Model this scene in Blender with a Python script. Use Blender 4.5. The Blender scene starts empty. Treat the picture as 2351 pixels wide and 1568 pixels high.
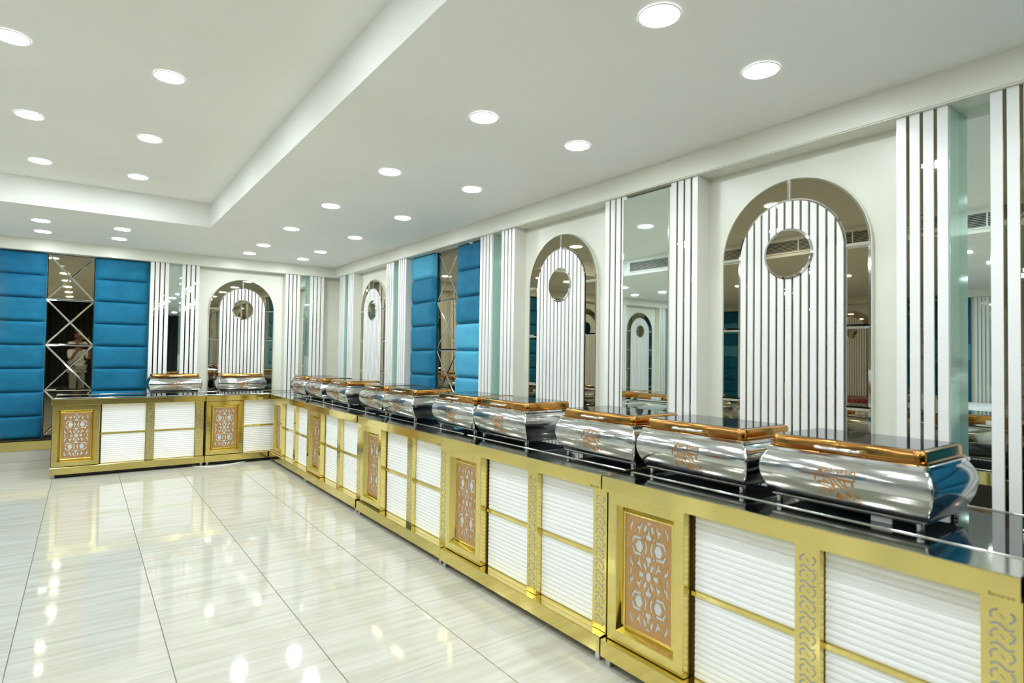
import bpy, bmesh, math, random
from mathutils import Vector, Matrix
random.seed(7)
PI = math.pi
S = bpy.context.scene
C = S.collection

# ------------------------------------------------------------------ camera
CAM = Vector((0.0, 0.0, 1.42))
yaw, pit, rol, FPX = 0.6318, 0.0245, 0.0146, 1342.37
fw = Vector((math.sin(yaw)*math.cos(pit), math.cos(yaw)*math.cos(pit), math.sin(pit)))
r0 = Vector((math.cos(yaw), -math.sin(yaw), 0.0))
u0 = r0.cross(fw)
rt = r0*math.cos(rol) + u0*math.sin(rol)
up = -r0*math.sin(rol) + u0*math.cos(rol)
cd = bpy.data.cameras.new('camera'); cam = bpy.data.objects.new('camera', cd); C.objects.link(cam)
m = Matrix((rt, up, -fw)).transposed().to_4x4(); m.translation = CAM
cam.matrix_world = m
cd.sensor_width = 36.0; cd.lens = FPX/2351*36.0
cd.clip_start = 0.03
cd.dof.use_dof = True; cd.dof.focus_distance = 5.2; cd.dof.aperture_fstop = 2.4
S.camera = cam

# ------------------------------------------------------------------ light, exposure
W = bpy.data.worlds.new('world'); S.world = W; W.use_nodes = True
W.node_tree.nodes['Background'].inputs[0].default_value = (0.9, 1.0, 0.95, 1)
W.node_tree.nodes['Background'].inputs[1].default_value = 0.05
S.view_settings.view_transform = 'Standard'; S.view_settings.look = 'None'
S.view_settings.gamma = 1.0; S.view_settings.use_curve_mapping = False
S.view_settings.exposure = 0.0
LAMP = 155.0                                  # radiance of one downlight lens
cy = S.cycles
cy.max_bounces = 8; cy.diffuse_bounces = 4; cy.glossy_bounces = 5; cy.transmission_bounces = 2
cy.sample_clamp_indirect = 12.0; cy.blur_glossy = 0.6
cy.use_denoising = True; cy.use_adaptive_sampling = True; cy.adaptive_threshold = 0.1; cy.adaptive_min_samples = 16
cy.caustics_reflective = True; cy.caustics_refractive = False

# ------------------------------------------------------------------ materials
def mat(name, col, rough=0.5, metal=0.0, **k):
    M = bpy.data.materials.new(name); M.use_nodes = True
    b = M.node_tree.nodes['Principled BSDF']
    b.inputs['Base Color'].default_value = (*col, 1); b.inputs['Roughness'].default_value = rough
    b.inputs['Metallic'].default_value = metal
    for kk, v in k.items():
        b.inputs[kk.replace('_', ' ')].default_value = v
    return M
def nodes(M):
    return M.node_tree.nodes, M.node_tree.links, M.node_tree.nodes['Principled BSDF']
def noise_col(M, c1, c2, scale=(4, 4, 4), detail=4, lo=0.35, hi=0.65, obj=True, bump=0.0, rnd=False):
    N, L, b = nodes(M)
    tc = N.new('ShaderNodeTexCoord'); mp = N.new('ShaderNodeMapping'); nz = N.new('ShaderNodeTexNoise')
    cr = N.new('ShaderNodeValToRGB')
    mp.inputs['Scale'].default_value = scale; nz.inputs['Scale'].default_value = 1.0; nz.inputs['Detail'].default_value = detail
    src = tc.outputs['Object']
    if rnd:
        oi = N.new('ShaderNodeObjectInfo'); vm = N.new('ShaderNodeVectorMath'); vm.operation = 'SCALE'
        vm.inputs[0].default_value = (37, 91, 13); L.new(oi.outputs['Random'], vm.inputs['Scale'])
        ad = N.new('ShaderNodeVectorMath'); L.new(src, ad.inputs[0]); L.new(vm.outputs[0], ad.inputs[1]); src = ad.outputs[0]
    L.new(src, mp.inputs[0]); L.new(mp.outputs[0], nz.inputs['Vector']); L.new(nz.outputs['Fac'], cr.inputs[0])
    cr.color_ramp.elements[0].position = lo; cr.color_ramp.elements[1].position = hi
    cr.color_ramp.elements[0].color = (*c1, 1); cr.color_ramp.elements[1].color = (*c2, 1)
    L.new(cr.outputs[0], b.inputs['Base Color'])
    if bump:
        bp = N.new('ShaderNodeBump'); bp.inputs['Strength'].default_value = bump; bp.inputs['Distance'].default_value = 0.002
        L.new(nz.outputs['Fac'], bp.inputs['Height']); L.new(bp.outputs[0], b.inputs['Normal'])
    return M
def wavy(M, scale, strength, dist=0.002):     # very soft relief of polished sheet metal
    N, L, b = nodes(M)
    tc = N.new('ShaderNodeTexCoord'); nz = N.new('ShaderNodeTexNoise'); bp = N.new('ShaderNodeBump')
    nz.inputs['Scale'].default_value = scale; nz.inputs['Detail'].default_value = 1.5
    L.new(tc.outputs['Object'], nz.inputs['Vector']); L.new(nz.outputs['Fac'], bp.inputs['Height'])
    bp.inputs['Strength'].default_value = strength; bp.inputs['Distance'].default_value = dist
    L.new(bp.outputs[0], b.inputs['Normal']); return M

m_cream = noise_col(mat('cream wall paint', (0.8, 0.8, 0.7), 0.35), (0.705, 0.70, 0.605), (0.735, 0.733, 0.65), (2, 2, 2))
m_ceil = noise_col(mat('ceiling paint', (0.8, 0.8, 0.75), 0.6), (0.83, 0.835, 0.79), (0.86, 0.865, 0.825), (1.2, 1.2, 1.2))
m_board = mat('white lacquer board', (0.77, 0.77, 0.745), 0.25)
m_pvc = mat('white ribbed panel', (0.93, 0.94, 0.95), 0.4)
m_gold = wavy(mat('polished gold sheet', (0.83, 0.69, 0.25), 0.10, 1.0), 7, 0.25, 0.004)
m_gold2 = wavy(mat('brushed gold profile', (0.83, 0.69, 0.255), 0.2, 1.0), 9, 0.2)
m_steel = wavy(mat('polished steel', (0.58, 0.59, 0.585), 0.12, 1.0), 11, 0.22, 0.003)
m_chrome = mat('chrome', (0.85, 0.86, 0.87), 0.08, 1.0)
m_plate = wavy(mat('steel worktop', (0.62, 0.61, 0.54), 0.1, 1.0), 5, 0.12)
m_copper = wavy(mat('copper lid', (0.54, 0.275, 0.075), 0.12, 1.0), 14, 0.3)
m_copper2 = mat('copper engraving', (0.44, 0.21, 0.07), 0.32, 0.9)
m_fret = noise_col(mat('copper fretwork', (0.52, 0.30, 0.13), 0.32, 0.7), (0.53, 0.305, 0.13), (0.60, 0.35, 0.16), (9, 9, 9))
m_bronze = wavy(mat('bronze mirror', (0.39, 0.335, 0.225), 0.015, 1.0), 2, 0.02)
m_strip = wavy(mat('bronze mirror strip', (0.25, 0.215, 0.15), 0.03, 1.0), 30, 0.15)
m_bevel = mat('mirror bevel', (0.62, 0.62, 0.58), 0.05, 1.0)
m_clear = mat('clear mirror', (0.78, 0.86, 0.82), 0.015, 1.0)
m_green = mat('green glass return', (0.56, 0.72, 0.64), 0.06, 0.4)
m_glass = mat('black glass', (0.006, 0.008, 0.010), 0.035, 0.0, IOR=1.9)
m_lidglass = mat('smoked lid glass', (0.02, 0.025, 0.028), 0.02, 0.0, IOR=2.9)
m_black = mat('black underside', (0.012, 0.012, 0.012), 0.5)
m_brown = mat('dark brown laminate', (0.045, 0.028, 0.014), 0.35)
m_dark = mat('dark shadow gap board', (0.02, 0.018, 0.012), 0.7)
m_rubber = mat('grey rubber', (0.12, 0.12, 0.12), 0.6)
m_inlay = mat('grey inlay', (0.36, 0.37, 0.36), 0.4, 0.1)
m_ink = mat('engraved lettering', (0.22, 0.18, 0.07), 0.5, 0.5)
m_grout = mat('grout', (0.28, 0.28, 0.23), 0.8)
m_white = mat('white plastic', (0.85, 0.86, 0.85), 0.4)
m_backing = mat('pale grey backing', (0.60, 0.65, 0.66), 0.5)
m_cable = mat('white cable', (0.75, 0.76, 0.72), 0.5)
m_curtain = noise_col(mat('dark curtain', (0.02, 0.02, 0.02), 0.9), (0.018, 0.024, 0.024), (0.035, 0.035, 0.032), (3, 3, 0.6))
m_cloth = mat('white cotton cover', (0.80, 0.82, 0.84), 0.8)
m_red = noise_col(mat('red sequin cloth', (0.25, 0.02, 0.02), 0.4, 0.4), (0.16, 0.01, 0.01), (0.45, 0.14, 0.07), (60, 60, 60), lo=0.45, hi=0.6)
m_sign = mat('light grey card', (0.6, 0.62, 0.58), 0.5)

def velvet(name, a, b_):
    M = noise_col(mat(name, a, 0.65), a, b_, (5, 5, 9), 5, 0.3, 0.7, rnd=True, bump=0.25)
    b = M.node_tree.nodes['Principled BSDF']
    b.inputs['Sheen Weight'].default_value = 0.35; b.inputs['Sheen Tint'].default_value = (0.25, 0.65, 0.85, 1)
    b.inputs['Sheen Roughness'].default_value = 0.4; b.inputs['Specular IOR Level'].default_value = 0.15
    return M
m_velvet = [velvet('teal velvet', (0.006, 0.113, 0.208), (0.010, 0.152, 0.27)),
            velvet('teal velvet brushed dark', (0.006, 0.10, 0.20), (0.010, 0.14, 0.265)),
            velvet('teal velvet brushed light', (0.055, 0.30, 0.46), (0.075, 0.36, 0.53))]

m_lamp = bpy.data.materials.new('lit downlight lens'); m_lamp.use_nodes = True
_n = m_lamp.node_tree.nodes; _n.clear()
_e = _n.new('ShaderNodeEmission'); _o = _n.new('ShaderNodeOutputMaterial')
_e.inputs[0].default_value = (0.92, 1.0, 1.03, 1); _e.inputs[1].default_value = LAMP
m_lamp.node_tree.links.new(_e.outputs[0], _o.inputs[0])

def floor_mat():
    M = mat('polished travertine tile', (0.8, 0.8, 0.7), 0.06)
    N, L, b = nodes(M)
    tc = N.new('ShaderNodeTexCoord'); oi = N.new('ShaderNodeObjectInfo')
    vm = N.new('ShaderNodeVectorMath'); vm.operation = 'SCALE'; vm.inputs[0].default_value = (17, 53, 0)
    L.new(oi.outputs['Random'], vm.inputs['Scale'])
    ad = N.new('ShaderNodeVectorMath'); L.new(tc.outputs['Object'], ad.inputs[0]); L.new(vm.outputs[0], ad.inputs[1])
    def nz(sc, det, lo, hi, c1, c2):
        mp = N.new('ShaderNodeMapping'); mp.inputs['Scale'].default_value = sc
        n = N.new('ShaderNodeTexNoise'); n.inputs['Scale'].default_value = 1; n.inputs['Detail'].default_value = det
        r = N.new('ShaderNodeValToRGB'); r.color_ramp.elements[0].position = lo; r.color_ramp.elements[1].position = hi
        r.color_ramp.elements[0].color = (*c1, 1); r.color_ramp.elements[1].color = (*c2, 1)
        L.new(ad.outputs[0], mp.inputs[0]); L.new(mp.outputs[0], n.inputs['Vector']); L.new(n.outputs['Fac'], r.inputs[0]); return r
    a = nz((1.6, 22, 1), 5, 0.36, 0.62, (0.465, 0.445, 0.372), (0.54, 0.53, 0.468))
    c = nz((1.0, 60, 1), 3, 0.3, 0.55, (0.93, 0.925, 0.89), (1, 1, 1))
    mx = N.new('ShaderNodeMix'); mx.data_type = 'RGBA'; mx.blend_type = 'MULTIPLY'; mx.inputs[0].default_value = 0.6
    L.new(a.outputs[0], mx.inputs[6]); L.new(c.outputs[0], mx.inputs[7]); L.new(mx.outputs[2], b.inputs['Base Color'])
    b.inputs['IOR'].default_value = 1.5
    return M
m_tile = floor_mat()

# ------------------------------------------------------------------ mesh helpers
class MB:
    def __init__(s): s.v = []; s.f = []; s.mi = []
    def add(s, vs, fs, mi=0):
        o = len(s.v); s.v += [tuple(q) for q in vs]; s.f += [tuple(i+o for i in f) for f in fs]; s.mi += [mi]*len(fs); return s
    def box(s, x0, x1, y0, y1, z0, z1, mi=0):
        v = [(x, y, z) for z in (z0, z1) for y in (y0, y1) for x in (x0, x1)]
        return s.add(v, [(0, 2, 3, 1), (4, 5, 7, 6), (0, 1, 5, 4), (2, 6, 7, 3), (0, 4, 6, 2), (1, 3, 7, 5)], mi)
    def prism(s, pts, y0, y1, mi=0, cap=True):          # outline in x,z (counter-clockwise seen from -y), extruded in y
        n = len(pts); v = [(x, y0, z) for x, z in pts] + [(x, y1, z) for x, z in pts]
        f = [(i, i+n, (i+1) % n+n, (i+1) % n) for i in range(n)]
        if cap: f += [tuple(range(n)), tuple(range(2*n-1, n-1, -1))]
        return s.add(v, f, mi)
    def rings(s, rs, mi=0, cap=True):                   # list of equal-length closed loops
        n = len(rs[0]); v = [q for r in rs for q in r]
        f = [(k*n+i, k*n+(i+1) % n, (k+1)*n+(i+1) % n, (k+1)*n+i) for k in range(len(rs)-1) for i in range(n)]
        if cap: f += [tuple(range(n-1, -1, -1)), tuple((len(rs)-1)*n+i for i in range(n))]
        return s.add(v, f, mi)
    def lathe(s, prof, cx=0, cy=0, n=16, mi=0):
        return s.rings([[(cx+r*math.cos(2*PI*i/n), cy+r*math.sin(2*PI*i/n), z) for i in range(n)] for r, z in prof], mi)
    def tube(s, pts, r, n=8, mi=0):
        pts = [Vector(q) for q in pts]; rs = []
        for i, q in enumerate(pts):
            t = (pts[min(i+1, len(pts)-1)]-pts[max(i-1, 0)]).normalized()
            a = Vector((0, 0, 1)) if abs(t.z) < 0.9 else Vector((1, 0, 0))
            b = t.cross(a).normalized(); c = b.cross(t)
            rr = r[i] if isinstance(r, (list, tuple)) else r
            rs.append([tuple(q+b*rr*math.cos(2*PI*k/n)+c*rr*math.sin(2*PI*k/n)) for k in range(n)])
        return s.rings(rs, mi)
    def mesh(s, name, mats, smooth=0.0):
        me = bpy.data.meshes.new(name); me.from_pydata(s.v, [], s.f)
        for q in (mats if isinstance(mats, (list, tuple)) else [mats]): me.materials.append(q)
        me.polygons.foreach_set('material_index', s.mi)
        bm = bmesh.new(); bm.from_mesh(me); bmesh.ops.recalc_face_normals(bm, faces=bm.faces); bm.to_mesh(me); bm.free()
        if smooth:
            me.polygons.foreach_set('use_smooth', [True]*len(me.polygons)); me.set_sharp_from_angle(angle=math.radians(smooth))
        me.update(); return me
def obj(name, me, parent=None, loc=(0, 0, 0), rz=0.0, bevel=0.0, smooth=0.0, mats=None):
    if isinstance(me, MB): me = me.mesh(name, mats, smooth)
    o = bpy.data.objects.new(name, me); C.objects.link(o); o.location = loc; o.rotation_euler = (0, 0, rz)
    if parent: o.parent = parent
    if bevel:
        b = o.modifiers.new('bevel', 'BEVEL'); b.width = bevel; b.segments = 2; b.limit_method = 'ANGLE'; b.harden_normals = False
    return o
def tag(o, label, cat, group=None):
    o['label'] = label; o['category'] = cat
    if group: o['group'] = group
    return o
def thing(name, label=None, cat=None, loc=(0, 0, 0), rz=0.0, group=None, parent=None):
    o = bpy.data.objects.new(name, None); C.objects.link(o); o.location = loc; o.rotation_euler = (0, 0, rz)
    o.empty_display_size = 0.1
    if parent: o.parent = parent
    if label: tag(o, label, cat, group)
    return o
KIDS = {}
def kids(o):
    return list(o.children)
def copy_tree(o, parent=None):
    c = o.copy(); C.objects.link(c)
    c.parent = parent
    for ch in kids(o): copy_tree(ch, c)
    return c
def rrect(hx, hy, r, z, n=4, cx=0, cy=0):
    out = []
    for sx, sy, a0 in ((1, 1, 0), (-1, 1, PI/2), (-1, -1, PI), (1, -1, 1.5*PI)):
        for i in range(n+1):
            a = a0+i*PI/2/n; out.append((cx+sx*(hx-r)+r*math.cos(a), cy+sy*(hy-r)+r*math.sin(a), z))
    return out
def inset(pts, d):
    n = len(pts); out = []
    for i in range(n):
        a, b, c = Vector(pts[i-1]), Vector(pts[i]), Vector(pts[(i+1) % n])
        e1 = (b-a).normalized(); e2 = (c-b).normalized()
        n1 = Vector((-e1.y, e1.x)); n2 = Vector((-e2.y, e2.x)); k = n1+n2
        k = k/max(0.3, k.dot(n1)) if k.length > 1e-6 else n1
        out.append(tuple(b+k*d))
    return out
def pane_mb(pts, y, b=0.012, h=0.005, edge=0.003):
    """bevelled mirror pane: outline pts (x,z, counter-clockwise), back at y, flat face towards -y"""
    A = sum(pts[i-1][0]*pts[i][1]-pts[i][0]*pts[i-1][1] for i in range(len(pts)))
    if A < 0: pts = pts[::-1]
    ip = inset(pts, b); n = len(pts); mb = MB()
    v = [(x, y, z) for x, z in pts]+[(x, y-edge, z) for x, z in pts]+[(x, y-edge-h, z) for x, z in ip]
    f = [(i, (i+1) % n, (i+1) % n+n, i+n) for i in range(n)]
    mb.add(v, f, 1)
    mb.f += [(i+n, (i+1) % n+n, (i+1) % n+2*n, i+2*n) for i in range(n)]; mb.mi += [1]*n
    mb.f.append(tuple(range(2*n, 3*n))); mb.mi.append(0)
    return mb

# ------------------------------------------------------------------ room shell
XW, YW = 3.235, 9.015          # wall planes behind the pilasters (right, back)
XC, YC = 3.078, 8.858          # cornice faces
HT, HB, HCOVE = 2.726, 2.583, 2.98
XL, YR = -6.4, -6.9            # left wall, rear wall
def struct(name, mb, mats, **k):
    o = obj(name, mb, mats=mats, **k); o['kind'] = 'structure'; return o
floor = struct('floor', MB().box(XL-.1, XW+.1, YR-.1, YW+.1, -0.10, -0.006), m_grout)
TA, TB, TX0, TY0 = 0.6007, 0.6084, -0.2403, 4.8343
tile = MB().box(0, TA-0.0045, 0, TB-0.002, -0.0058, 0).mesh('tile', m_tile)
i0, i1 = math.ceil((-2.7-TX0)/TA), math.floor((XW-TX0)/TA)
for i in range(i0-1, i1+1):
    for j in range(-9, 7):
        x, y = TX0+i*TA, TY0+j*TB
        if x+TA > XW+.05: continue
        o = bpy.data.objects.new('tile', tile); C.objects.link(o); o.location = (x, y, 0); o.parent = floor
xe = TX0+(i0-1)*TA
rest = MB()
for i in range(0, 7):
    for j in range(-20, 7):
        x = xe-(i+1)*TA; y = TY0+j*TB
        if y < YR: continue
        rest.box(x, x+TA-0.0045, y, y+TB-0.002, -0.0058, 0)
for i in range(i0-1, i1+1):
    for j in range(-20, -9):
        x, y = TX0+i*TA, TY0+j*TB
        if y > YR and x+TA <= XW+.05: rest.box(x, x+TA-0.0045, y, y+TB-0.002, -0.0058, 0)
o = obj('distant_tiles', rest, floor, mats=m_tile); o['kind'] = 'stuff'

c = MB()
CX0, CX1, CY0, CY1 = -0.78, 1.045, -4.2, 6.84
c.box(CX1, XW+.1, YR-.1, YW+.1, HT, HCOVE)
c.box(XL-.1, CX0, YR-.1, YW+.1, HT, HCOVE)
c.box(CX0, CX1, CY1, YW+.1, HT, HCOVE)
c.box(CX0, CX1, YR-.1, CY0, HT, HCOVE)
c.box(XL-.1, XW+.1, YR-.1, YW+.1, HCOVE, HCOVE+.1)
struct('ceiling', c, m_ceil)
struct('wall_right', MB().box(XW, XW+.1, YR-.1, YW+.1, 0, HT), m_cream)
struct('wall_back', MB().box(XL-.1, XW, YW, YW+.1, 0, HT), m_cream)
wall_left = struct('wall_left', MB().box(XL-.1, XL, YR-.1, YW, 0, HT), m_cream)
wall_rear = struct('wall_rear', MB().box(XL, XW, YR-.1, YR, 0, HT), m_dark)
struct('trim_1', MB().box(XC, XW, YR, YC, HB, HT).box(XC+.006, XW, YR, YC, HB-.006, HB), m_cream)
struct('trim_2', MB().box(XL, XW, YC, YW, HB, HT).box(XL, XW, YC+.006, YW, HB-.006, HB), m_cream)
struct('trim_3', MB().box(XL, XL+.157, YR, YC, HB, HT), m_cream)
# tile skirting and gold band under the blue panels of the back wall
bb = struct('baseboard_back', MB().box(XL+.1, 2.9, 8.885, YW, 0.231, 0.335).box(XL+.1, 2.9, 8.90, YW, 0.34, 0.352, 1), [m_gold2, m_dark])
sk = MB().box(0, 0.5985, 0, 0.12, 0, 0.101).mesh('tile', m_tile); sk2 = MB().box(0, 0.5985, 0, 0.12, 0.103, 0.23).mesh('tile', m_tile)
for i in range(-10, 5):
    for q in (sk, sk2):
        o = obj('tile', q, bb, (TX0+i*TA, 8.89, 0.0005))
# curtain on the rear wall
cu = []
for i in range(361):
    x = XL+.05+(XW-XL-.1)*i/360; cu.append((x, YR+.09+.04*math.sin(i*1.1)+.015*math.sin(i*.37)))
mb = MB(); n = len(cu)
mb.add([(x, y, 0.01) for x, y in cu]+[(x, y, HT-.02) for x, y in cu], [(i, i+1, i+1+n, i+n) for i in range(n-1)])
o = obj('curtain', mb, wall_rear, mats=m_curtain, smooth=60)

# ------------------------------------------------------------------ downlights
lens = MB().lathe([(0.073, -0.004), (0.070, -0.0075), (0.03, -0.009)], n=28).mesh('lens', m_lamp, 40)
ring = MB().lathe([(0.073, -0.001), (0.078, -0.001), (0.0795, -0.004), (0.077, -0.007), (0.0735, -0.007), (0.073, -0.004)], n=28)
ring.f = ring.f[:-2]; ring.mi = ring.mi[:-2]; ring = ring.mesh('trim_ring', m_white, 40)
def downlight(x, y, z, label, group):
    t = thing('ceiling_downlight', label, 'ceiling light', (x, y, z), group=group)
    obj('trim_ring', ring, t); obj('lens', lens, t); return t
ordn = ['first', 'second', 'third', 'fourth', 'fifth', 'sixth', 'seventh']
rowy = [8.27, 7.53, 6.34, 5.12, 3.885, 2.663, 1.45]
for xx, nm in ((2.43, 'row nearest the right wall'), (1.735, 'row beside the raised ceiling recess')):
    for k, y in enumerate(rowy):
        downlight(xx, y, HT, 'round recessed downlight, %s from the far corner in the %s' % (ordn[k], nm), 'downlights in the lower ceiling')
for (x, y, s) in ((0.302, 8.24, 'right one of the back pair before the back wall'), (0.302, 7.56, 'right one of the front pair before the back wall'),
                  (-0.40, 8.30, 'left one of the back pair before the back wall'), (-0.385, 7.61, 'left one of the front pair before the back wall')):
    downlight(x, y, HT, 'round recessed downlight, %s' % s, 'downlights in the lower ceiling')
for xx, nm in ((0.352, 'right'), (-0.335, 'left')):
    for k, y in enumerate((6.21, 5.03, 3.82)):
        downlight(xx, y, HCOVE, 'round downlight in the raised recess, %s from the far end of its %s row' % (ordn[k], nm), 'downlights in the raised recess')
hid = 'round recessed downlight outside the picture, behind or beside the viewer'
for y in (0.23, -1.0, -2.2, -4.6):
    for xx in (2.43, 1.735): downlight(xx, y, HT, hid, 'downlights outside the picture')
for y in (2.58, 1.34, 0.1, -1.14, -3.6):
    for xx in (0.352, -0.335): downlight(xx, y, HCOVE, hid, 'downlights outside the picture')
for y in (8.27, 7.56, 6.0, 4.2, 2.4, 0.6, -1.2):
    for xx in (-1.9, -3.0, -4.6): downlight(xx, y, HT, hid, 'downlights outside the picture')

# ------------------------------------------------------------------ wall panelling (local: x right, y into the wall, z up)
BW, BP = 0.0405, 0.0552
board_me = MB().box(0, BW, -0.13, -0.118, 0.0, HB-.004).mesh('board', m_board)
def pilaster(parent, wide=False, clear=m_clear):
    """fluted pilaster 0.565 wide (or 0.81): boards over bronze mirror strips, mirror between"""
    Wd = 0.81 if wide else 0.565
    for x0 in (0.0, Wd-0.206):
        mb = MB().box(x0, x0+0.206, -0.119, 0, 0, HB-.004).box(x0+.012, x0+0.194, -0.1225, -0.119, 0, HB-.004, 1)
        obj('post_core', mb, parent, mats=[m_cream, m_strip])
        for k in range(4): obj('board', board_me, parent, (x0+k*BP, 0, 0))
    if wide:
        obj('mirror', pane_mb([(0.186, 0.05), (0.588, 0.05), (0.588, 2.548), (0.186, 2.548)], -0.131, 0.003, 0.001, 0.004), parent, mats=[m_clear, m_bevel])
        obj('mirror_backing', MB().box(0.206, 0.604, -0.128, 0, 0.02, HB-.03), parent, mats=m_cream)
    else:
        obj('mirror', MB().box(0.208, Wd-0.208, -0.006, -0.001, 0, HB-.006), parent, mats=clear)
        obj('mirror_return', MB().box(0.2065, 0.2105, -0.118, -0.006, 0, HB-.006), parent, mats=m_green)
        obj('mirror_return', MB().box(Wd-0.2105, Wd-0.2065, -0.118, -0.006, 0, HB-.006), parent, mats=m_green)

def arc(r, a0, a1, n, cx=0, cz=2.018): return [(cx+r*math.cos(math.radians(a0+(a1-a0)*i/n)), cz+r*math.sin(math.radians(a0+(a1-a0)*i/n))) for i in range(n+1)]
ZS = 2.018
AR = {}
def arch_meshes():
    R, r = 0.425, 0.302
    out = [(-0.445, 0.34), (0.445, 0.34)]+arc(0.445, 0, 180, 40)
    out = [(-0.428, 0.34), (0.428, 0.34)]+arc(0.428, 0, 180, 40)
    AR['backing_board'] = MB().prism(out, -0.028, 0.0).mesh('backing_board', m_cream)
    AR['ring_pane'] = []
    for a0, a1 in ((0.3, 89.6), (90.4, 179.7)):
        AR['ring_pane'].append(pane_mb(arc(R, a0, a1, 26)+arc(r, a1, a0, 26), -0.028, 0.009, 0.004).mesh('ring_pane', [m_bronze, m_bevel]))
    for sx in (-1, 1):
        z = ZS-0.001
        while z > 0.4:
            z2 = max(z-0.42, 0.345)
            a, b = sorted((sx*r, sx*R))
            AR['ring_pane'].append(pane_mb([(a, z2+.001), (b, z2+.001), (b, z-.001), (a, z-.001)], -0.028, 0.011, 0.005).mesh('ring_pane', [m_bronze, m_bevel]))
            z -= 0.42
    inn = [(-0.3, 0.345), (0.3, 0.345)]+arc(0.3, 0, 180, 36)
    AR['inner_mirror'] = MB().prism(inn, -0.0345, -0.0285).mesh('inner_mirror', m_strip)
    AR['board'] = []
    n, bw = 13, 0.0335; pitch = (0.592-bw)/(n-1)
    for k in range(n):
        x0 = -0.296+k*pitch; x1 = x0+bw
        top = []
        for i in range(5):
            x = x1+(x0-x1)*i/4; top.append((x, ZS+math.sqrt(max(0.0, 0.297**2-x*x))))
        AR['board'].append(MB().prism([(x0, 0.345), (x1, 0.345)]+top, -0.043, -0.031).mesh('board', m_board))
    AR['round_mirror'] = MB().rings([[(rr*math.cos(2*PI*i/48), y, ZS+rr*math.sin(2*PI*i/48)) for i in range(48)] for rr, y in
        ((0.142, -0.0435), (0.1425, -0.047), (0.131, -0.053), (0.129, -0.0525))], 1)
    mm = AR['round_mirror']; mm.mi[-1] = 0; mm.mi[-2] = 0
    AR['round_mirror'] = mm.mesh('round_mirror', [m_bronze, m_chrome], 8)
arch_meshes()
def arch(parent):
    obj('backing_board', AR['backing_board'], parent)
    for q in AR['ring_pane']: obj('ring_pane', q, parent)
    obj('inner_mirror', AR['inner_mirror'], parent)
    for q in AR['board']: obj('board', q, parent)
    obj('round_mirror', AR['round_mirror'], parent)

def cushion_mesh(w, h=0.275, t=0.045, nx=14, nz=10):
    mb = MB(); v = []
    def prof(a): a = abs(a); return (1-a**7)**0.45
    for j in range(nz+1):
        for i in range(nx+1):
            a, b = i/nx*2-1, j/nz*2-1
            a = math.copysign(abs(a)**0.6, a); b = math.copysign(abs(b)**0.6, b)
            v.append((w/2+a*w/2, -0.012-t*min(prof(a), 1)*min(prof(b), 1), h/2+b*h/2))
    f = [(j*(nx+1)+i, j*(nx+1)+i+1, (j+1)*(nx+1)+i+1, (j+1)*(nx+1)+i) for j in range(nz) for i in range(nx)]
    mb.add(v, f)
    mb.box(0.001, w-.001, -0.012, 0, 0.001, h-.001)
    return [mb.mesh('cushion', q, 70) for q in m_velvet]
SEAM = [2.578, 2.304, 2.029, 1.749, 1.469, 1.189, 0.909, 0.625, 0.358]
CUSH = {}
def cushions(parent, w, pattern, depth=-0.02):
    key = round(w, 3)
    if key not in CUSH: CUSH[key] = cushion_mesh(w)
    for k in range(8):
        o = obj('cushion', CUSH[key][int(pattern[k])], parent, (0, depth, SEAM[k+1]))
        o.scale = (1, 1, (SEAM[k]-SEAM[k+1])/0.2755)
    obj('backing_board', MB().box(0.002, w-.002, depth, 0, SEAM[-1], HB-.008), parent, mats=m_dark)
MP = {}
def mirror_column(parent, w=0.47):
    """bevelled bronze mirror squares, each cut into four triangles by an X"""
    if not MP:
        h = 0.549; a, b, c_, d, e = (0.0015, 0.0015), (w-.0015, 0.0015), (w-.0015, h-.0015), (0.0015, h-.0015), (w/2, h/2)
        MP['l'] = [pane_mb(list(t), -0.006, 0.0105, 0.0042).mesh('pane', [m_bronze, m_bevel]) for t in ((a, b, e), (b, c_, e), (c_, d, e), (d, a, e))]
    for k in range(4):
        z = HB-.012-0.549*(k+1)
        for q in MP['l']:
            o = obj('pane', q, parent, (0, 0, z))
            o.rotation_euler = (math.radians((-0.5, 0.9, 0.3, 0)[k]), 0, 0)
            o.location.y = (0, -0.004, -0.002, 0)[k]
    obj('backing_board', MB().box(0, w, -0.0035, 0, 0.35, HB-.008), parent, mats=m_dark)

def RW(y): return ((XW, y, 0), -PI/2)          # right wall, left end (seen from the room) at y
def BWL(x): return ((x, YW, 0), 0.0)
def LW(y): return ((XL, y, 0), PI/2)

def place(kind, where, label=None, wall=None, **k):
    loc, rz = where
    names = dict(P='fluted_pilaster', A='arched_wall_panel', B='upholstered_wall_panel', M='mirror_panel')
    cats = dict(P='pilaster', A='wall panel', B='wall panel', M='mirror')
    groups = dict(P='fluted pilasters', A='arched mirror panels', B='blue upholstered panels', M='criss-cross mirror panels')
    if wall: t = thing(names[kind], parent=wall, loc=loc, rz=rz)
    else: t = thing(names[kind], label, cats[kind], loc, rz, groups[kind])
    if kind == 'P': pilaster(t, k.get('wide', False))
    if kind == 'A': arch(t)
    if kind == 'B': cushions(t, k.get('w', 0.58), k.get('pat', '00101000'))
    if kind == 'M': mirror_column(t)
    return t
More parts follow.
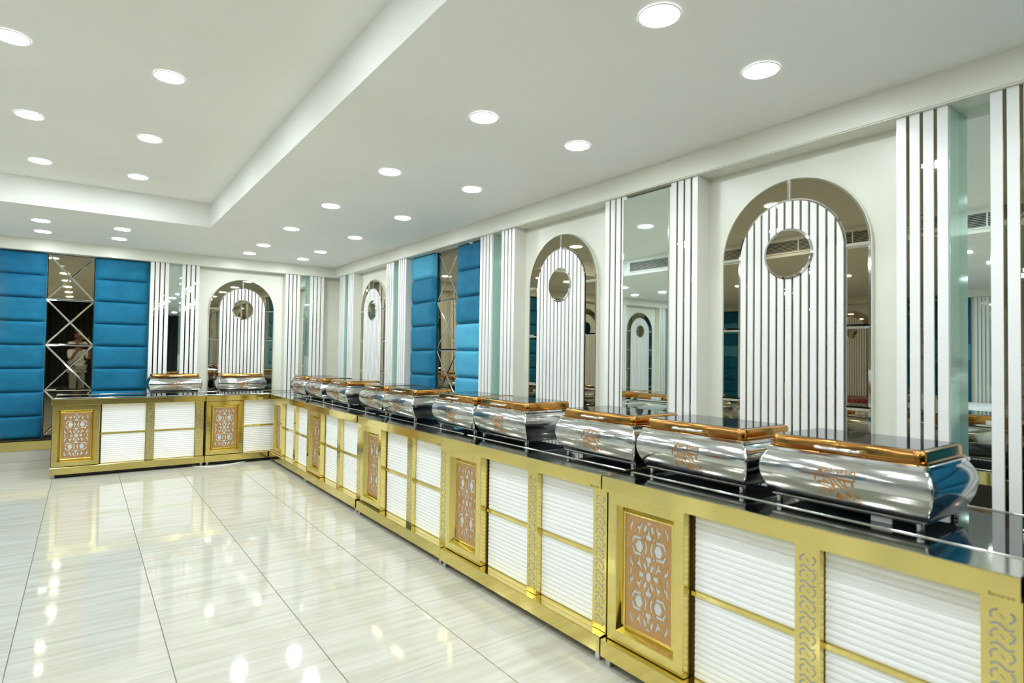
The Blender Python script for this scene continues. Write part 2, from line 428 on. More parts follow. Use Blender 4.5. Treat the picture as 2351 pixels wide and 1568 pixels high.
# right wall
place('P', RW(8.685), 'white fluted pilaster on the right wall, the one closest to the far corner')
place('A', RW(7.635), 'arched bronze mirror panel with white slats on the right wall, nearest the far corner')
place('P', RW(6.987), 'white fluted pilaster on the right wall directly left of the blue cushioned bay')
place('B', RW(6.42), 'blue velvet cushioned wall panel on the right wall, left of the criss-cross mirror', pat='20000000')
place('M', RW(5.838), 'tall bronze criss-cross mirror between two blue panels on the right wall')
place('B', RW(5.368), 'blue velvet cushioned wall panel on the right wall, right of the criss-cross mirror', pat='10022222')
place('P', RW(4.788), 'white fluted pilaster on the right wall directly right of the blue cushioned bay')
place('A', RW(3.70), 'arched bronze mirror panel with white slats in the middle of the right wall')
place('P', RW(3.088), 'wide white fluted pilaster with a broad clear mirror between its slats', wide=True)
place('A', RW(1.735), 'largest arched bronze mirror panel with white slats, nearest the viewer on the right wall')
place('P', RW(1.158), 'white fluted pilaster at the right edge of the picture beside the nearest arch')
# back wall
place('B', BWL(-0.955), 'blue velvet cushioned wall panel at the left edge of the picture on the back wall', w=0.575, pat='11000011')
place('M', BWL(-0.378), 'tall bronze criss-cross mirror between two blue panels on the back wall')
place('B', BWL(0.094), 'blue velvet cushioned wall panel on the back wall, right of the criss-cross mirror', w=0.575, pat='00000001')
place('P', BWL(0.676), 'white fluted pilaster on the back wall right of the blue cushions')
place('A', BWL(1.812), 'arched bronze mirror panel with white slats on the back wall')
place('P', BWL(2.369), 'white fluted pilaster on the back wall beside the far corner')
# outside the frame (seen in reflections only): parts of their walls
wall_right = bpy.data.objects['wall_right']; wall_back = bpy.data.objects['wall_back']
place('B', RW(0.59), wall=wall_right, pat='00101001'); place('M', RW(0.008), wall=wall_right); place('B', RW(-0.462), wall=wall_right, pat='00101001')
place('P', RW(-1.045), wall=wall_right); place('A', RW(-2.13), wall=wall_right); place('P', RW(-2.66), wall=wall_right)
place('P', BWL(-1.525), wall=wall_back); place('A', BWL(-2.08), wall=wall_back); place('P', BWL(-3.42), wall=wall_back, wide=True)
place('A', BWL(-3.96), wall=wall_back); place('P', BWL(-5.09), wall=wall_back); place('B', BWL(-5.7), wall=wall_back, pat='00201000')
for y in (7.0, 8.2): place('B', LW(y), wall=wall_left, pat='02020010')
place('P', LW(6.3), wall=wall_left); place('A', LW(5.6), wall=wall_left)
place('B', LW(4.4), wall=wall_left, pat='00020010'); place('B', LW(3.6), wall=wall_left, pat='00120010'); place('P', LW(2.95), wall=wall_left)
place('A', LW(2.3), wall=wall_left); place('P', LW(1.2), wall=wall_left); place('B', LW(0.5), wall=wall_left); place('B', LW(-0.6), wall=wall_left)

# air grille in the hidden riser of the ceiling recess
t = thing('air_vent', 'long white air conditioning grille reflected in the wall mirrors', 'vent', (CX0, 3.75, 2.85))
obj('frame', MB().box(0.001, 0.012, -2.65, 2.65, -0.085, -0.07).box(0.001, 0.012, -2.65, 2.65, 0.07, 0.085).box(0.001, 0.012, -2.65, -2.63, -0.07, 0.07).box(0.001, 0.012, 2.63, 2.65, -0.07, 0.07), t, mats=m_white)
obj('backing', MB().box(0.0005, 0.002, -2.63, 2.63, -0.07, 0.07), t, mats=m_dark)
sl = MB().box(0.003, 0.007, -2.63, 2.63, -0.0016, 0.0016).mesh('slat', m_white)
for k in range(8): obj('slat', sl, t, (0, 0, -0.06+0.0171*k))
for k in range(-3, 4): obj('divider', MB().box(0.004, 0.0125, k*.62-.006, k*.62+.006, -0.07, 0.07), t, mats=m_white)
o = obj('ceiling_fitting', MB().lathe([(0.028, 0), (0.03, -0.006), (0.02, -0.016), (0.012, -0.022)], n=16), loc=(3.17, 5.05, HB-.006), mats=m_white, smooth=40)
tag(o, 'small round white fitting under the cornice above the right blue panel', 'ceiling fitting')

# ------------------------------------------------------------------ buffet counter (local: x along the front, y back, z up)
UL = 1.505
def curve_mesh(name, splines, depth, material, y):
    cu = bpy.data.curves.new(name, 'CURVE'); cu.dimensions = '2D'; cu.fill_mode = 'BOTH'; cu.extrude = depth/2
    for pts in splines:
        sp = cu.splines.new('POLY'); sp.points.add(len(pts)-1)
        for i, q in enumerate(pts): sp.points[i].co = (q[0], q[1], 0, 1)
        sp.use_cyclic_u = True
    o = bpy.data.objects.new(name, cu); C.objects.link(o)
    me = bpy.data.meshes.new_from_object(o.evaluated_get(bpy.context.evaluated_depsgraph_get()))
    bpy.data.objects.remove(o); bpy.data.curves.remove(cu)
    me.transform(Matrix.Rotation(PI/2, 4, 'X')); me.transform(Matrix.Translation((0, y, 0)))
    me.materials.clear(); me.materials.append(material); me.name = name
    return me
def fretwork():
    """laser-cut copper sheet, star and hexagon lattice; coordinates in 1/1000 of the drawing unit"""
    k = 0.26/420
    H_ = []
    def sym(pts):
        for sx in (1, -1):
            for sz in (1, -1):
                H_.append([(sx*x, sz*z) for x, z in pts])
    def symx(pts):
        for sx in (1, -1): H_.append([(sx*x, z) for x, z in pts])
    def symz(pts):
        for sz in (1, -1): H_.append([(x, sz*z) for x, z in pts])
    H_.append([(23*math.cos(a*PI/4+PI/8), 25*math.sin(a*PI/4+PI/8)) for a in range(8)])
    symx([(45, -7), (62, -13), (84, -13), (84, 13), (62, 13), (45, 7)])
    sym([(17, 34), (30, 28), (46, 54), (44, 66), (28, 66), (17, 48)])
    symz([(-8, 58), (8, 58), (9, 78), (26, 88), (18, 104), (-18, 104), (-26, 88), (-9, 78)])
    sym([(60, 30), (70, 26), (84, 46), (108, 48), (108, 58), (94, 62), (92, 80), (80, 80), (76, 58)])
    sym([(112, -1+8), (118, 18), (124, 7), (118, 1)])
    symx([(162, -22), (170, -22), (170, 22), (162, 22), (155, 0)])
    sym([(140, 34), (150, 30), (172, 50), (172, 74), (160, 74), (158, 58), (140, 46)])
    sym([(86+38*math.cos(a*PI/3), 150+36*math.sin(a*PI/3)) for a in range(6)])
    sym([(10, 150), (24, 114), (40, 118), (30, 150), (40, 182), (24, 186)])
    sym([(62, 99), (136, 99), (158, 134), (146, 145), (126, 114), (72, 114)])
    sym([(72, 187), (126, 187), (146, 156), (158, 167), (136, 202), (62, 202)])
    sym([(36, 96), (52, 92), (56, 104), (40, 106)])
    sym([(36, 206), (52, 198), (58, 208), (42, 214)])
    symz([(-18, 198), (18, 198), (26, 214), (9, 224), (8, 246), (-8, 246), (-9, 224), (-26, 214)])
    sym([(28, 238), (44, 238), (46, 250), (30, 278), (18, 270), (18, 256)])
    sym([(80, 224), (92, 224), (94, 242), (108, 246), (108, 256), (84, 258), (70, 280), (60, 274), (76, 246)])
    sym([(158, 228), (172, 228), (172, 252), (152, 276), (140, 270), (156, 246)])
    symz([(-20, 284), (0, 278), (20, 284), (14, 291), (-14, 291)])
    sym([(160, 112), (168, 118), (166, 132), (160, 126)]); sym([(160, 190), (168, 184), (166, 170), (160, 176)])
    sym([(100, 212), (112, 208), (116, 216), (104, 219)]); sym([(118, 84), (130, 80), (136, 90), (122, 92)])
    hw, hh = 0.1295, 0.2525
    outer = [(-hw, -hh), (hw, -hh), (hw, hh), (-hw, hh)]
    kz = 0.2525/312
    def grow(h, f):
        cx, cz = sum(q[0] for q in h)/len(h), sum(q[1] for q in h)/len(h)
        return [(cx+(x-cx)*f, cz+(z-cz)*f) for x, z in h]
    H_ = [h if len(h) == 6 and 140 < abs(h[0][1]) < 160 or max(q[0] for q in h)-min(q[0] for q in h) > 60 else grow(h, 1.12) for h in H_]
    holes = [[(x*k, z*kz) for x, z in h] for h in H_]
    def area(p): return sum(p[i-1][0]*p[i][1]-p[i][0]*p[i-1][1] for i in range(len(p)))
    holes = [h if area(h) < 0 else h[::-1] for h in holes]
    return curve_mesh('fretwork', [outer]+holes, 0.003, m_fret, 0)
FRET = fretwork()
def text_mesh(body, size, material):
    cu = bpy.data.curves.new('t', 'FONT'); cu.body = body; cu.size = size; cu.extrude = 0.0004; cu.align_x = 'RIGHT'
    o = bpy.data.objects.new('t', cu); C.objects.link(o)
    me = bpy.data.meshes.new_from_object(o.evaluated_get(bpy.context.evaluated_depsgraph_get()))
    bpy.data.objects.remove(o); bpy.data.curves.remove(cu)
    me.transform(Matrix.Rotation(PI/2, 4, 'X')); me.materials.clear(); me.materials.append(material); me.name = 'lettering'; return me
def ribbon(mb, pts, w, y, h, mi=0):
    """flat ribbon following pts (x,z) on plane y"""
    n = len(pts); L, R = [], []
    for i in range(n):
        a = Vector(pts[max(i-1, 0)]); b = Vector(pts[min(i+1, n-1)]); t = (b-a); t = t/(t.length or 1); nn = Vector((-t.y, t.x))*w/2
        L.append(Vector(pts[i])+nn); R.append(Vector(pts[i])-nn)
    v = [(q.x, y, q.y) for q in L]+[(q.x, y, q.y) for q in R]+[(q.x, y-h, q.y) for q in L]+[(q.x, y-h, q.y) for q in R]
    f = []
    for i in range(n-1):
        f += [(2*n+i, 2*n+i+1, 3*n+i+1, 3*n+i), (i, i+1, 2*n+i+1, 2*n+i), (n+i, 3*n+i, 3*n+i+1, n+i+1)]
    f += [(0, 2*n, 3*n, n), (n-1, 2*n-1, 4*n-1, 3*n-1)]
    mb.add(v, f, mi)
def scroll_mesh(z0, z1, w):
    mb = MB(); p = 0.053; z = z0+.006
    def sm(pts):
        out = []
        for i in range(len(pts)-1):
            a, b, c_, d = [Vector(pts[max(0, min(len(pts)-1, i+k))]) for k in (-1, 0, 1, 2)]
            for t in (0, .33, .67):
                out.append(tuple(0.5*((2*b)+(c_-a)*t+(2*a-5*b+4*c_-d)*t*t+(3*b-a-3*c_+d)*t**3)))
        return out+[pts[-1]]
    while z+p*.6 < z1:
        for q, wd in (([(-.0245, -.002), (-.012, .0052), (-.001, .0015), (.012, -.0085), (.027, -.004)], .0056),
                      ([(-.008, .0420), (-.019, .0365), (-.0245, .0260), (-.0205, .0165)], .0052),
                      ([(.019, .0385), (.0275, .0325), (.0265, .0205), (.0165, .0105)], .0052),
                      ([(-.003, .0300), (.0015, .0255), (.0075, .0190)], .0026)):
            if z+max(b for a, b in q) < z1 and z+min(b for a, b in q) > z0:
                ribbon(mb, [(a, z+b) for a, b in sm(q)], wd, 0, 0.0006)
        z += p
    return mb.mesh('scroll_inlay', m_inlay)
def frame_ring(w, h, prof, cx, cz):
    """mitred moulding: prof = list of (inset, y)"""
    rs = [[(cx-w/2+a, y, cz-h/2+a), (cx+w/2-a, y, cz-h/2+a), (cx+w/2-a, y, cz+h/2-a), (cx-w/2+a, y, cz+h/2-a)] for a, y in prof]
    mb = MB(); mb.rings(rs, cap=False); return mb
RIBP = 0.0236
def build_counter(label):
    t = thing('buffet_counter', label, 'counter')
    obj('carcass', MB().box(0.004, UL-.004, 0.092, 0.79, 0.121, 0.80), t, mats=m_brown)
    obj('plinth', MB().box(0, UL, 0, 0.80, 0.042, 0.12), t, mats=m_gold, bevel=0.0025)
    obj('underside', MB().box(0.03, UL-.03, 0.05, 0.76, 0.012, 0.042), t, mats=m_black)
    obj('fascia', MB().box(0, UL, 0, 0.80, 0.80, 0.8665), t, mats=m_gold, bevel=0.002)
    top = obj('worktop', MB().box(0.001, UL-.001, 0.001, 0.80, 0.8665, 0.8685), t, mats=m_plate, bevel=0.001)
    obj('glass_inset', MB().box(0.028, UL-.028, 0.195, 0.775, 0.8685, 0.8715), top, mats=m_glass)
    mb = MB()
    for pts in ([(0.02, 0.19, .8700), (UL-.02, 0.19, .8700)], [(0.02, 0.782, .874), (UL-.02, 0.782, .874)], [(0.022, 0.19, .8700), (0.022, 0.782, .8700)], [(UL-.022, 0.19, .8700), (UL-.022, 0.782, .8700)]):
        mb.tube(pts, 0.0024, 8)
    obj('edge_rail', mb, top, mats=m_chrome, smooth=60)
    # picture-frame module with fretwork
    fx, fz, fw_, fh = 0.224, 0.459, 0.427, 0.672
    prof = [(0, 0.092), (0, 0.034), (0.003, 0.030), (0.050, 0.030), (0.053, 0.034), (0.070, 0.070), (0.0725, 0.070), (0.074, 0.060), (0.078, 0.057), (0.083, 0.058), (0.0855, 0.067)]
    fr = obj('moulding_frame', frame_ring(fw_, fh, prof, fx, fz), t, mats=m_gold)
    obj('white_backing', MB().box(fx-.1385, fx+.1385, 0.0662, 0.092, fz-.254, fz+.254), fr, mats=m_backing)
    obj('fretwork', FRET, fr, (fx, 0.0645, fz))
    # ribbed panels, middle bars
    for u0, u1 in ((0.455, 0.883), (0.975, 1.403)):
        for z0, z1 in ((0.122, 0.452), (0.472, 0.798)):
            pn = obj('ribbed_panel', MB().box(u0, u1, 0.086, 0.092, z0, z1), t, mats=m_pvc)
            n = int(round((z1-z0)/RIBP)); dz = (z1-z0)/n
            key = (round(u1-u0, 3), round(dz, 4))
            if key not in RIB:
                w = u1-u0; prof2 = [(0.086, 0.0003), (0.0838, 0.0024), (0.0822, dz*.3), (0.0818, dz*.5), (0.0822, dz*.7), (0.0838, dz-.0024), (0.086, dz-.0003)]
                mb = MB(); nn = len(prof2); mb.add([(x, y, z) for x in (0, w) for y, z in prof2], [(i, i+1, i+1+nn, i+nn) for i in range(nn-1)]+[tuple(range(nn)), tuple(range(2*nn-1, nn-1, -1))])
                RIB[key] = mb.mesh('rib', m_pvc, 50)
            for k in range(n):
                o = bpy.data.objects.new('rib', RIB[key]); C.objects.link(o); o.location = (u0, 0, z0+k*dz); o.parent = pn
        obj('middle_bar', MB().box(u0-.012, u1+.012, 0.073, 0.09, 0.453, 0.471), t, mats=m_gold, bevel=0.001)
    for u0, u1 in ((0.886, 0.972), (1.406, 1.498)):
        po = obj('post', MB().box(u0, u1, 0.050, 0.092, 0.121, 0.799), t, mats=m_gold, bevel=0.0015)
        obj('scroll_inlay', SCROLL, po, ((u0+u1)/2, 0.0497, 0))
    for x in (0.03, UL-.03):
        for y in (0.03, 0.74):
            obj('caster', MB().box(x-.014, x+.014, y-.012, y+.014, 0.0, 0.042), t, mats=m_steel, bevel=0.002)
    obj('lettering', TXT, t, (UL-.012, -0.0003, 0.8045))
    return t
RIB = {}
SCROLL = scroll_mesh(0.125, 0.795, 0.062)
TXT = text_mesh('Bawarani', 0.0155, m_ink)
c0 = build_counter('x')
lab = ['gold and white buffet counter of the right run, farthest, touching the back counter',
       'gold and white buffet counter of the right run, second from the far corner',
       'gold and white buffet counter of the right run, middle of the row',
       'gold and white buffet counter of the right run, second from the viewer',
       'gold and white buffet counter in the right foreground carrying the nearest dish',
       'gold and white buffet counter cut off by the right edge of the picture',
       'gold and white buffet counter along the back wall, the free-standing left end',
       'gold and white buffet counter along the back wall running into the corner']
spots = [(1.993, 8.068, -PI/2), (1.984, 6.553, -PI/2), (1.976, 4.996, -PI/2), (1.968, 3.474, -PI/2), (1.958, 1.951, -PI/2), (1.956, 0.434, -PI/2), (-0.268, 8.118, 0), (1.244, 8.112, 0)]
for i, (x, y, a) in enumerate(spots):
    o = c0 if i == 0 else copy_tree(c0)
    o.location = (x, y, 0); o.rotation_euler = (0, 0, a); o.scale = (1, 0.945 if a == 0 else 1, 1); tag(o, lab[i], 'counter', 'gold and white buffet counters')
bpy.context.view_layer.update()

# ------------------------------------------------------------------ chafing dishes
def bulge(z, foot=-0.018):      # outward swell of the body by height (0 at the rim)
    s = max(0.0, min(1.0, (z-0.036)/(0.205-0.036)))
    if s < 0.6: return 0.0265-(0.0265-foot)*((0.6-s)/0.6)**2
    return 0.0265*(1-((s-0.6)/0.4)**2)
def emblem_mesh(yf):
    mb = MB(); Wd, Hh = 0.128, 0.108; zc = 0.118
    def P(u, v): return ((u-.5)*Wd, zc+(.5-v)*Hh)
    def st(pts, w=0.0046):
        q = [P(*p) for p in pts]; out = []
        for i in range(len(q)-1):
            a, b = Vector(q[i]), Vector(q[i+1]); n = max(1, int((b-a).length/0.008))
            out += [tuple(a+(b-a)*k/n) for k in range(n)]
        out.append(q[-1])
        o = len(mb.v); ribbon(mb, out, w, 0, 0.001)
        mb.v[o:] = [(x, -(yf+bulge(z))+y+.0003, z) for x, y, z in mb.v[o:]]
    for s in ([(-.06, .24), (-.06, .49)], [(.04, .1), (.04, .38)], [(.07, .03), (.26, .05)], [(.2, .14), (.37, .13), (.37, .0)],
              [(.46, .03), (.55, .04), (.55, .27)], [(.6, .05), (.67, .04), (.63, .14)], [(.75, .03), (.8, .15)], [(.84, .13), (.98, .02), (.98, .36)],
              [(.6, .25), (.86, .25)], [(.72, .39), (.77, .57)], [(.34, .26), (.67, .68)], [(.43, .25), (.95, .77)], [(.32, .36), (.47, .62)],
              [(.02, .49), (.35, .52)], [(.02, .49), (.07, .6)], [(.15, .62), (.3, .62), (.43, .8)], [(0, .84), (.08, .96)], [(.17, .9), (.14, .98)],
              [(.42, .94), (.52, 1.0), (.75, .98), (.77, .92)], [(.15, .36), (.28, .36), (.28, .3)], [(.13, .44), (.3, .45)], [(.9, 1.0), (.93, .9)], [(.36, .56), (.5, .7)]):
        st(s)
    for s in ([(.58, .35), (.93, .36), (.93, .53)], [(.04, .72), (.22, .72), (.36, .87)], [(.73, .75), (.84, .89)], [(.95, .8), (1.05, .9)], [(.1, .1), (.1, .22)]): st(s, 0.008)
    st([(.5, .9), (.64, .9)], 0.012); st([(.53, .8), (.55, .88)], 0.006); st([(1.04, 1.02), (1.1, 1.1)], 0.006)
    return mb.mesh('emblem', m_copper2)
def build_dish():
    t = thing('chafing_dish', 'x', 'chafing dish')
    hx, hy = 0.266, 0.187
    zs = [0.031, 0.036, 0.045, 0.06, 0.08, 0.10, 0.12, 0.14, 0.16, 0.18, 0.195, 0.205]
    mb = MB().rings([rrect(hx+bulge(z, -0.003), hy+bulge(z), 0.010, z, 3) for z in zs])
    b = obj('body', mb, t, mats=m_steel, smooth=35)
    mb = MB().rings([rrect(hx+d, hy+d, 0.014, z, 4) for d, z in ((0.001, 0.203), (0.008, 0.205), (0.008, 0.2145), (0.002, 0.2175), (-0.004, 0.2175))])
    obj('rim', mb, t, mats=m_chrome, smooth=35)
    mb = MB().rings([rrect(0.266+d, 0.187+d, 0.030, z, 6) for d, z in ((-.004, 0.218), (0.000, 0.2195), (0.000, 0.2235), (-0.007, 0.2265), (-0.0075, 0.252), (-0.010, 0.2585), (-0.016, 0.2615), (-0.024, 0.262))])
    lid = obj('lid', mb, t, mats=m_copper, smooth=35)
    obj('lid_glass', MB().rings([rrect(0.242, 0.163, 0.012, z, 4) for z in (0.2605, 0.2635)]), lid, mats=m_lidglass)
    obj('handle', MB().tube([(-0.071, -0.182, 0.237), (-0.076, -0.20, 0.237), (-0.074, -0.211, 0.237), (-0.066, -0.216, 0.237), (0.066, -0.216, 0.237), (0.074, -0.211, 0.237), (0.076, -0.20, 0.237), (0.071, -0.182, 0.237)], 0.0052, 8), lid, mats=m_chrome, smooth=60)
    obj('hinge', MB().box(-0.05, 0.05, 0.186, 0.2, 0.212, 0.238), t, mats=m_chrome, bevel=.003)
    obj('latch', MB().box(0.081, 0.088, -0.193, -0.186, 0.214, 0.224), t, mats=m_copper2)
    obj('emblem', emblem_mesh(hy), t)
    obj('tray_base', MB().box(-0.245, 0.245, -0.165, 0.165, 0.025, 0.034), t, mats=m_black)
    for x in (-0.236, 0.236):
        for y in (-0.152, 0.152):
            obj('foot', MB().lathe([(0.010, 0), (0.0125, 0.002), (0.0125, 0.010), (0.0095, 0.013), (0.0125, 0.016), (0.0125, 0.026), (0.010, 0.036)], x, y, 14), t, mats=m_chrome, smooth=40)
    return t
d0 = build_dish()
DZ = 0.8716
dish = [(2.372, 7.505, -PI/2, 'closest to the far corner'), (2.372, 6.872, -PI/2, 'second from the far corner'),
        (2.36, 6.068, -PI/2, 'third from the far corner'), (2.36, 5.138, -PI/2, 'fourth from the far corner'),
        (2.340, 4.540, -PI/2, 'fifth from the far corner'), (2.350, 3.652, -PI/2, 'fifth from the viewer'),
        (2.345, 3.060, -PI/2, 'fourth from the viewer'), (2.345, 2.209, -PI/2, 'third from the viewer'),
        (2.348, 1.618, -PI/2, 'second from the viewer'), (2.345, 0.986, -PI/2, 'nearest the viewer'),
        (0.937, 8.515, 0, None), (1.702, 8.510, 0, None)]
for i, (x, y, a, s) in enumerate(dish):
    o = d0 if i == 0 else copy_tree(d0)
    o.location = (x, y, DZ+.0004); o.rotation_euler = (0, 0, a+random.uniform(-.012, .012))
    L = 'steel chafing dish with copper lid, right run, '+s if s else ('steel chafing dish with copper lid, left one of the two on the back counters', 'steel chafing dish with copper lid, right one of the two on the back counters')[i-10]
    tag(o, L, 'chafing dish', 'chafing dishes on the buffet')

# small card under the nearest dish, cable on the floor, debris
o = obj('price_card', MB().box(-0.033, 0.033, -0.006, 0.006, 0, 0.022), loc=(2.205, 0.868, 0.8718), rz=-PI/2, mats=m_sign, bevel=0.003)
tag(o, 'small pale grey block under the front edge of the nearest chafing dish', 'block')
pts = [(1.12, 8.15, .006), (1.16, 8.085, .006), (1.25, 8.03, .006), (1.36, 8.02, .006), (1.5, 8.05, .006), (1.6, 8.10, .006), (1.7, 8.17, .006)]
mb = MB().tube(pts, 0.005, 6)
mb.tube([(x+.02, y-.022-(.012 if 1.2 < x < 1.6 else 0), z) for x, y, z in pts], 0.005, 6)
tag(obj('power_cable', mb, mats=m_cable, smooth=60), 'white cable looping out from under the back counters', 'cable')

# ------------------------------------------------------------------ banquet furniture (seen in the mirrors)
def chair(loc, rz, label):
    t = thing('banquet_chair', label, 'chair', loc, rz, 'covered banquet chairs')
    mb = MB().rings([rrect(a, a, .05, z, 3) for a, z in ((.235, .005), (.225, .25), (.21, .44), (.215, .47), (.19, .485))])
    obj('seat_cover', mb, t, mats=m_cloth, smooth=50)
    back = [(-.2, .40), (.2, .40), (.215, .75)]+[(.215*math.cos(a*PI/10), .75+.25*math.sin(a*PI/10)) for a in range(1, 10)]+[(-.215, .75)]
    obj('backrest_cover', MB().prism(back, .17, .23), t, mats=m_cloth, bevel=.02)
def table(loc, label, m_, r=.75, name='banquet_table'):
    t = thing(name, label, 'table', loc)
    n = 48; rs = []
    for z, k, w in ((.02, 1.05, .05), (.3, 1.03, .035), (.6, 1.01, .02), (.735, 1.0, 0), (.75, .99, 0)):
        rs.append([((r*k+w*math.sin(i*PI/3))*math.cos(2*PI*i/n), (r*k+w*math.sin(i*PI/3))*math.sin(2*PI*i/n), z) for i in range(n)])
    obj('tablecloth', MB().rings(rs), t, mats=m_, smooth=40)
    obj('pedestal', MB().lathe([(.3, 0.0), (.3, .02), (.05, .05), (.05, .7)], n=16), t, mats=m_rubber)
table((-4.9, 3.2, 0), 'round banquet table under a white cloth, reflected in the right edge mirror', m_cloth)
table((-4.9, 5.3, 0), 'round banquet table under a red sequin cloth, reflected in the nearest arch', m_red)
for x, y, a, s in ((-3.55, 3.25, -PI/2, 'beside the white round table'), (-4.9, 1.85, PI, 'behind the white round table'),
                   (-3.55, 5.35, -PI/2, 'beside the red round table'), (-4.9, 6.65, 0, 'behind the red round table')):
    chair((x, y, 0), a, 'white covered banquet chair %s in the hall' % s)

# ------------------------------------------------------------------ photographer (seen in the mirrors)
def skin_body(name, verts, edges, radii, root, material, parent, sub=2):
    me = bpy.data.meshes.new(name); me.from_pydata([tuple(v) for v in verts], edges, [])
    o = bpy.data.objects.new(name, me); C.objects.link(o)
    md = o.modifiers.new('skin', 'SKIN'); md.use_smooth_shade = True
    for i, r in enumerate(radii):
        s = me.skin_vertices[0].data[i]; s.radius = (r, r) if not isinstance(r, tuple) else r; s.use_root = (i == root)
    sb = o.modifiers.new('sub', 'SUBSURF'); sb.levels = sub; sb.render_levels = sub
    dg = bpy.context.evaluated_depsgraph_get()
    m2 = bpy.data.meshes.new_from_object(o.evaluated_get(dg)); bpy.data.objects.remove(o)
    m2.materials.clear(); m2.materials.append(material); m2.polygons.foreach_set('use_smooth', [True]*len(m2.polygons))
    return obj(name, m2, parent)
m_skin = mat('brown skin', (0.23, 0.105, 0.06), 0.55)
m_shirt = noise_col(mat('white patterned shirt', (0.7, 0.7, 0.68), 0.8), (0.25, 0.26, 0.26), (0.72, 0.73, 0.70), (70, 70, 70), 2, 0.40, 0.50)
m_pants = mat('grey trousers', (0.25, 0.25, 0.22), 0.8)
m_hair = mat('black hair', (0.012, 0.010, 0.010), 0.6)
m_cam = mat('black camera body', (0.02, 0.02, 0.022), 0.4)
ph = thing('person', 'photographer in a white patterned shirt and grey trousers, reflected in the mirrors', 'person', (-0.13, -0.185, 0), -yaw)
# figure faces local +y; camera is held at the eye
V = [(0, 0, .90), (0, -.01, 1.02), (0, -.01, 1.16), (0, -.005, 1.28), (0, .01, 1.36), (0, .02, 1.42),   # 0-5 spine, neck, skull base
     (-.17, 0, 1.27), (-.23, .10, 1.08), (-.11, .22, 1.36), (.17, 0, 1.27), (.25, .09, 1.09), (.14, .22, 1.36),  # 6-11 arms
     (-.09, 0, .86), (-.10, .02, .48), (-.10, -.01, .08), (-.10, .11, .035), (.09, 0, .86), (.11, .01, .48), (.12, -.02, .08), (.13, .10, .035)]
E_ = [(0, 1), (1, 2), (2, 3), (3, 4), (4, 5), (3, 6), (6, 7), (7, 8), (3, 9), (9, 10), (10, 11), (0, 12), (12, 13), (13, 14), (14, 15), (0, 16), (16, 17), (17, 18), (18, 19)]
R_ = [(.145, .10), (.13, .095), (.145, .10), (.12, .085), .05, .045, .055, .04, .026, .055, .04, .026, .08, .052, .036, .03, .08, .052, .036, .03]
body = skin_body('body', V, E_, R_, 0, m_skin, ph)
# shirt and trousers follow the same skeleton, slightly larger
skin_body('shirt', [V[i] for i in (0, 1, 2, 3, 6, 7, 9, 10)]+[(0, 0, .82)], [(0, 1), (1, 2), (2, 3), (3, 4), (4, 5), (3, 6), (6, 7), (0, 8)],
          [(.165, .12), (.155, .115), (.165, .12), (.135, .10), .072, .058, .072, .058, (.165, .12)], 0, m_shirt, ph)
skin_body('trousers', [V[i] for i in (0, 12, 13, 16, 17)]+[(-.10, 0, .16), (.12, -.01, .16)], [(0, 1), (1, 2), (2, 5), (0, 3), (3, 4), (4, 6)],
          [(.15, .11), .098, .075, .098, .075, .06, .06], 0, m_pants, ph)
hd = MB()
for (rx, ry, z) in (): pass
prof = [(.02, 1.385), (.048, 1.395), (.066, 1.42), (.074, 1.46), (.078, 1.50), (.079, 1.54), (.070, 1.58), (.048, 1.607), (.015, 1.618)]
hd.rings([[(r*math.cos(2*PI*i/20), .025+r*1.16*math.sin(2*PI*i/20)+(.006 if z < 1.5 else 0), z) for i in range(20)] for r, z in prof])
hd.tube([(0, .105, 1.50), (0, .124, 1.47), (0, .112, 1.462)], [.008, .013, .010], 8)                       # nose
for sx in (-1, 1): hd.tube([(sx*.079, .02, 1.515), (sx*.088, .012, 1.49), (sx*.08, .018, 1.462)], [.008, .013, .007], 6)   # ears
hd.tube([(-.022, .106, 1.438), (0, .112, 1.438), (.022, .106, 1.438)], .006, 6)                              # mouth
head = obj('head', hd, ph, mats=m_skin, smooth=60)
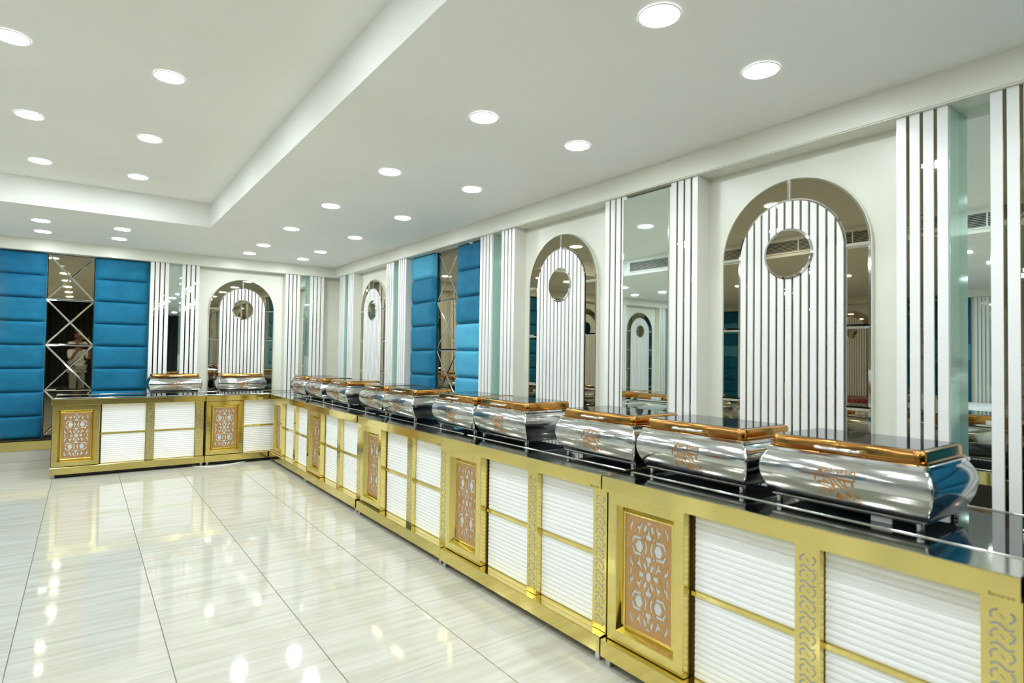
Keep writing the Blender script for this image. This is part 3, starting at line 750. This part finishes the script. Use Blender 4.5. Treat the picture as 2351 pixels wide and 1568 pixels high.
obj('hair', MB().rings([[(r*math.cos(2*PI*i/20), .012+r*1.16*math.sin(2*PI*i/20), z) for i in range(20)] for r, z in ((.080, 1.50), (.087, 1.54), (.080, 1.59), (.055, 1.622), (.015, 1.634))]), head, mats=m_hair, smooth=60)
for sx in (-1, 1):
    obj('eye', MB().rings([[(sx*.03+r*math.cos(2*PI*i/10), .103+y, 1.508+r*.6*math.sin(2*PI*i/10)) for i in range(10)] for r, y in ((.014, 0), (.010, .008), (.003, .010))]), head, mats=m_white, smooth=60)
    # hand: palm, four curled fingers and a thumb around the camera body
    hv = [(sx*.125, .22, 1.375), (sx*.105, .235, 1.395), (sx*.095, .24, 1.42)]; he = [(0, 1), (1, 2)]; hr = [.024, .027, .024]
    for f in range(4):
        b0 = len(hv); zf = 1.392+f*.015; ln = (.020, .024, .023, .017)[f]
        hv += [(sx*.092, .250, zf), (sx*.076, .266+ln*.3, zf+.002), (sx*.052, .270+ln*.3, zf+.002)]
        he += [(1 if f < 2 else 2, b0), (b0, b0+1), (b0+1, b0+2)]; hr += [.009, .008, .007]
    b0 = len(hv); hv += [(sx*.085, .222, 1.40), (sx*.065, .212, 1.412)]; he += [(1, b0), (b0, b0+1)]; hr += [.010, .008]
    skin_body('hand', hv, he, hr, 0, m_skin, ph, 1)
    obj('shoe', MB().rings([rrect(a, b, .03, z, 3, sx*.105+.01, .045) for a, b, z in ((.045, .125, .0), (.05, .13, .02), (.045, .12, .05), (.035, .07, .085))]), ph, mats=m_rubber, smooth=50)
kc = thing('photo_camera', 'black camera held to the photographer\'s face, reflected in the mirrors', 'camera', CAM-fw*0.075, -yaw)
mb = MB().box(-.068, .068, -.03, .008, -.045, .04).box(-.025, .025, -.028, .006, .04, .062)
obj('camera_body', mb, kc, mats=m_cam, bevel=.008)
ln = MB().rings([[(r*math.cos(2*PI*i/24), y, r*math.sin(2*PI*i/24)) for i in range(24)] for r, y in ((.034, .005), (.036, .015), (.036, .045), (.038, .05), (.038, .060), (.030, .058))])
obj('lens_barrel', ln, kc, mats=m_cam, smooth=40)
